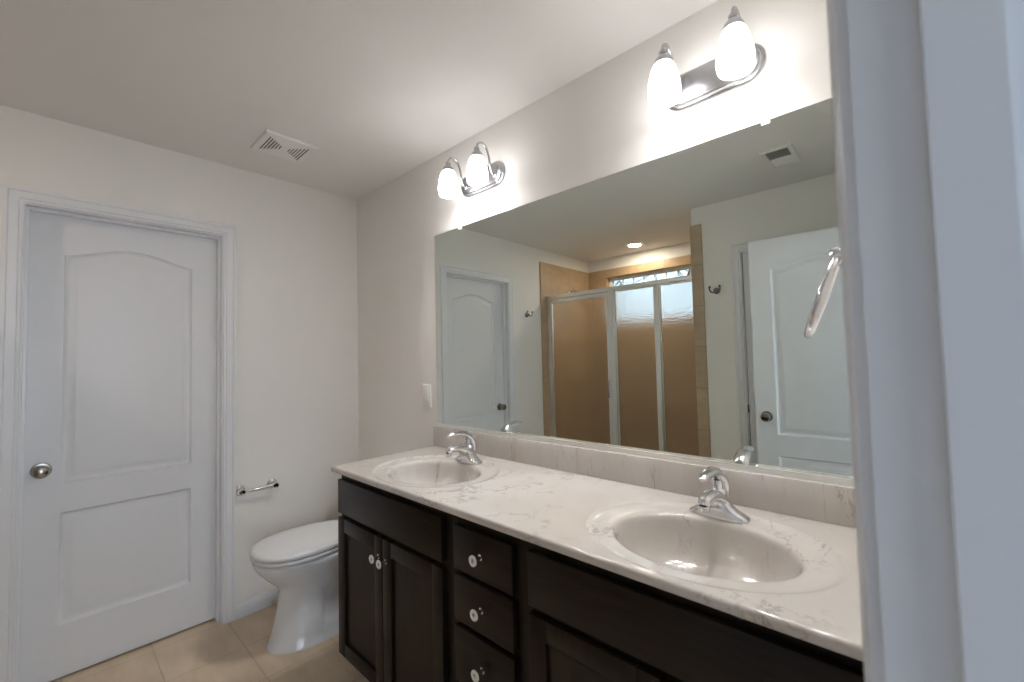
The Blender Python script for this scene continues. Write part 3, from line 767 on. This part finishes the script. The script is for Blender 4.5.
can = empty('recessed_downlight', (.74, -2.40, H)); can.location.y = -2.545; tag(can, 'round lit recessed downlight in the shower ceiling', 'ceiling light')
bm = bmesh.new(); lathe(bm, [(.090, -.0005), (.090, -.004), (.084, -.007), (.066, -.007), (.058, -.0015)], 48, Matrix.Identity(4), False, False); obj('trim_ring', bm, 'plastic', can)
bm = bmesh.new(); lathe(bm, [(.060, -.0008), (.060, -.0025), (.03, -.005), (0, -.0056)], 40); obj('lens', bm, 'can', can)
ld = bpy.data.lights.new('downlight_beam', 'AREA'); ld.shape = 'DISK'; ld.size = .11; ld.energy = CAN_W; ld.color = (1, .84, .68)
lo = bpy.data.objects.new('downlight_beam', ld); lo.location = (0, 0, -.0075); lo.parent = can; C.objects.link(lo)

# ------------------------------------------------------------------ shower enclosure
se = empty('shower_enclosure', (.765, -2.06, .11)); tag(se, 'aluminium framed shower enclosure with pebbled glass door and panels', 'shower enclosure')
SY = -2.06; E0, E1 = tl + .0005, XS - tl - .0005
bm = boxes([(E0, E1, SY - .022, SY + .022, 1.940, 1.975)], bev=.003); obj('header', bm, 'alu', se)
bm = boxes([(E0, E1, SY - .022, SY + .022, .1105, .135)], bev=.003); obj('sill_track', bm, 'alu', se)
for x0, x1 in ((E0, E0 + .030), (.722, .772), (1.150, 1.188), (E1 - .026, E1)):
    obj('post', B(x0, x1, SY - .020, SY + .020, .1355, 1.9395, bev=.003), 'alu', se)
dr = empty('shower_door', (0, 0, 0)); dr.parent = se
DX0, DX1 = E0 + .034, .718
dr_frame = boxes([(DX0, DX0 + .024, SY - .010, SY + .014, .142, 1.932), (DX1 - .030, DX1, SY - .010, SY + .014, .142, 1.932), (DX0 + .024, DX1 - .030, SY - .010, SY + .014, .142, .172), (DX0 + .024, DX1 - .030, SY - .010, SY + .014, 1.895, 1.932)], bev=.003)
bpy.data.objects.remove(dr)
dr = obj('shower_door', dr_frame, 'alu', se)
obj('glass_pane', B(DX0 + .022, DX1 - .028, SY - .001, SY + .004, .170, 1.897), 'rain', dr, smooth=False)
bm = bmesh.new()
tube(bm, [(DX1 - .013, SY + .012, 1.13), (DX1 - .013, SY + .036, 1.125), (DX1 - .013, SY + .038, 1.06), (DX1 - .013, SY + .036, .99), (DX1 - .013, SY + .012, .985)], .006, 10); obj('handle', bm, 'chrome', dr)
for x0, x1 in ((.774, 1.148), (1.190, E1 - .028)):
    p = obj('fixed_panel', boxes([(x0, x0 + .010, SY - .008, SY + .008, .140, 1.936), (x1 - .010, x1, SY - .008, SY + .008, .140, 1.936), (x0 + .010, x1 - .010, SY - .008, SY + .008, .140, .152), (x0 + .010, x1 - .010, SY - .008, SY + .008, 1.926, 1.936)]), 'alu', se, smooth=False)
    obj('glass_pane', B(x0 + .009, x1 - .009, SY - .0025, SY + .0025, .151, 1.927), 'rain', p, smooth=False)
settle(se)

sh = empty('shower_sprayer', (tl, -2.46, 2.045)); tag(sh, 'chrome shower head on the tiled wall behind the pebbled glass door', 'shower head')
bm = bmesh.new(); lathe(bm, [(.030, 0), (.030, .004), (.020, .010), (.011, .012)], 28, tr_(.0005, 0, 0, TX)); obj('flange', bm, 'chrome', sh)
bm = bmesh.new(); tube(bm, spline([(.005, 0, 0), (.03, 0, .022), (.06, 0, .024), (.095, 0, -.010), (.115, 0, -.070), (.118, 0, -.090)], 8), .0095, 14); obj('arm', bm, 'chrome', sh)
bm = bmesh.new(); lathe(bm, [(.011, .0), (.014, .014), (.020, .03), (.040, .058), (.042, .066), (.038, .070), (0, .071)], 32, tr_(.118, 0, -.085, Matrix.Rotation(math.radians(163), 4, 'Y'))); obj('spray_head', bm, 'chrome', sh)

# ------------------------------------------------------------------ outdoors behind the shower window: ground and bare trees
struct(obj('ground', B(-30, 30, -45, -3.5, -3.2, -3.0), 'grass', smooth=False))
def tree(loc, hgt, seed, label):
    rnd = random.Random(seed); bm = bmesh.new()
    def grow(p, d, L, rad, lev):
        n_ = 5; pts = [p.copy()]; q = p.copy(); dd = d.copy()
        for i in range(n_):
            dd = (dd + Vector((rnd.uniform(-.16, .16), rnd.uniform(-.16, .16), rnd.uniform(-.04, .12)))).normalized(); q = q + dd * L / n_; pts.append(q.copy())
        tube(bm, pts, [rad * (1 - .55 * i / n_) for i in range(n_ + 1)], 6 if lev < 2 else 4)
        if lev >= 4: return
        for k in range([6, 4, 4, 3][lev]):
            i = min(n_, 1 + int((k + 1) * n_ / ([6, 4, 4, 3][lev] + .5))); a = rnd.uniform(0, 2 * PI); sp_ = rnd.uniform(.55, .95)
            ax = dd.orthogonal().normalized(); ax.rotate(Matrix.Rotation(a, 3, dd)); nd = (dd * (1 - sp_ * .5) + ax * sp_).normalized()
            grow(pts[i], nd, L * rnd.uniform(.45, .66), rad * .5 * (1 - .06 * k), lev + 1)
    grow(Vector((0, 0, 0)), Vector((0, 0, 1)), hgt * .55, hgt * .018, 0)
    o = obj('bare_tree', bm, 'bark', ang=80); o.location = loc
    tag(o, label, 'tree', 'bare trees outside the shower window')
tree((-2.0, -13.0, -3.0), 10.5, 3, 'bare winter tree outside, behind the left part of the shower window')
tree((-9.5, -19.0, -3.0), 11.5, 11, 'bare winter tree outside, behind the right part of the shower window')
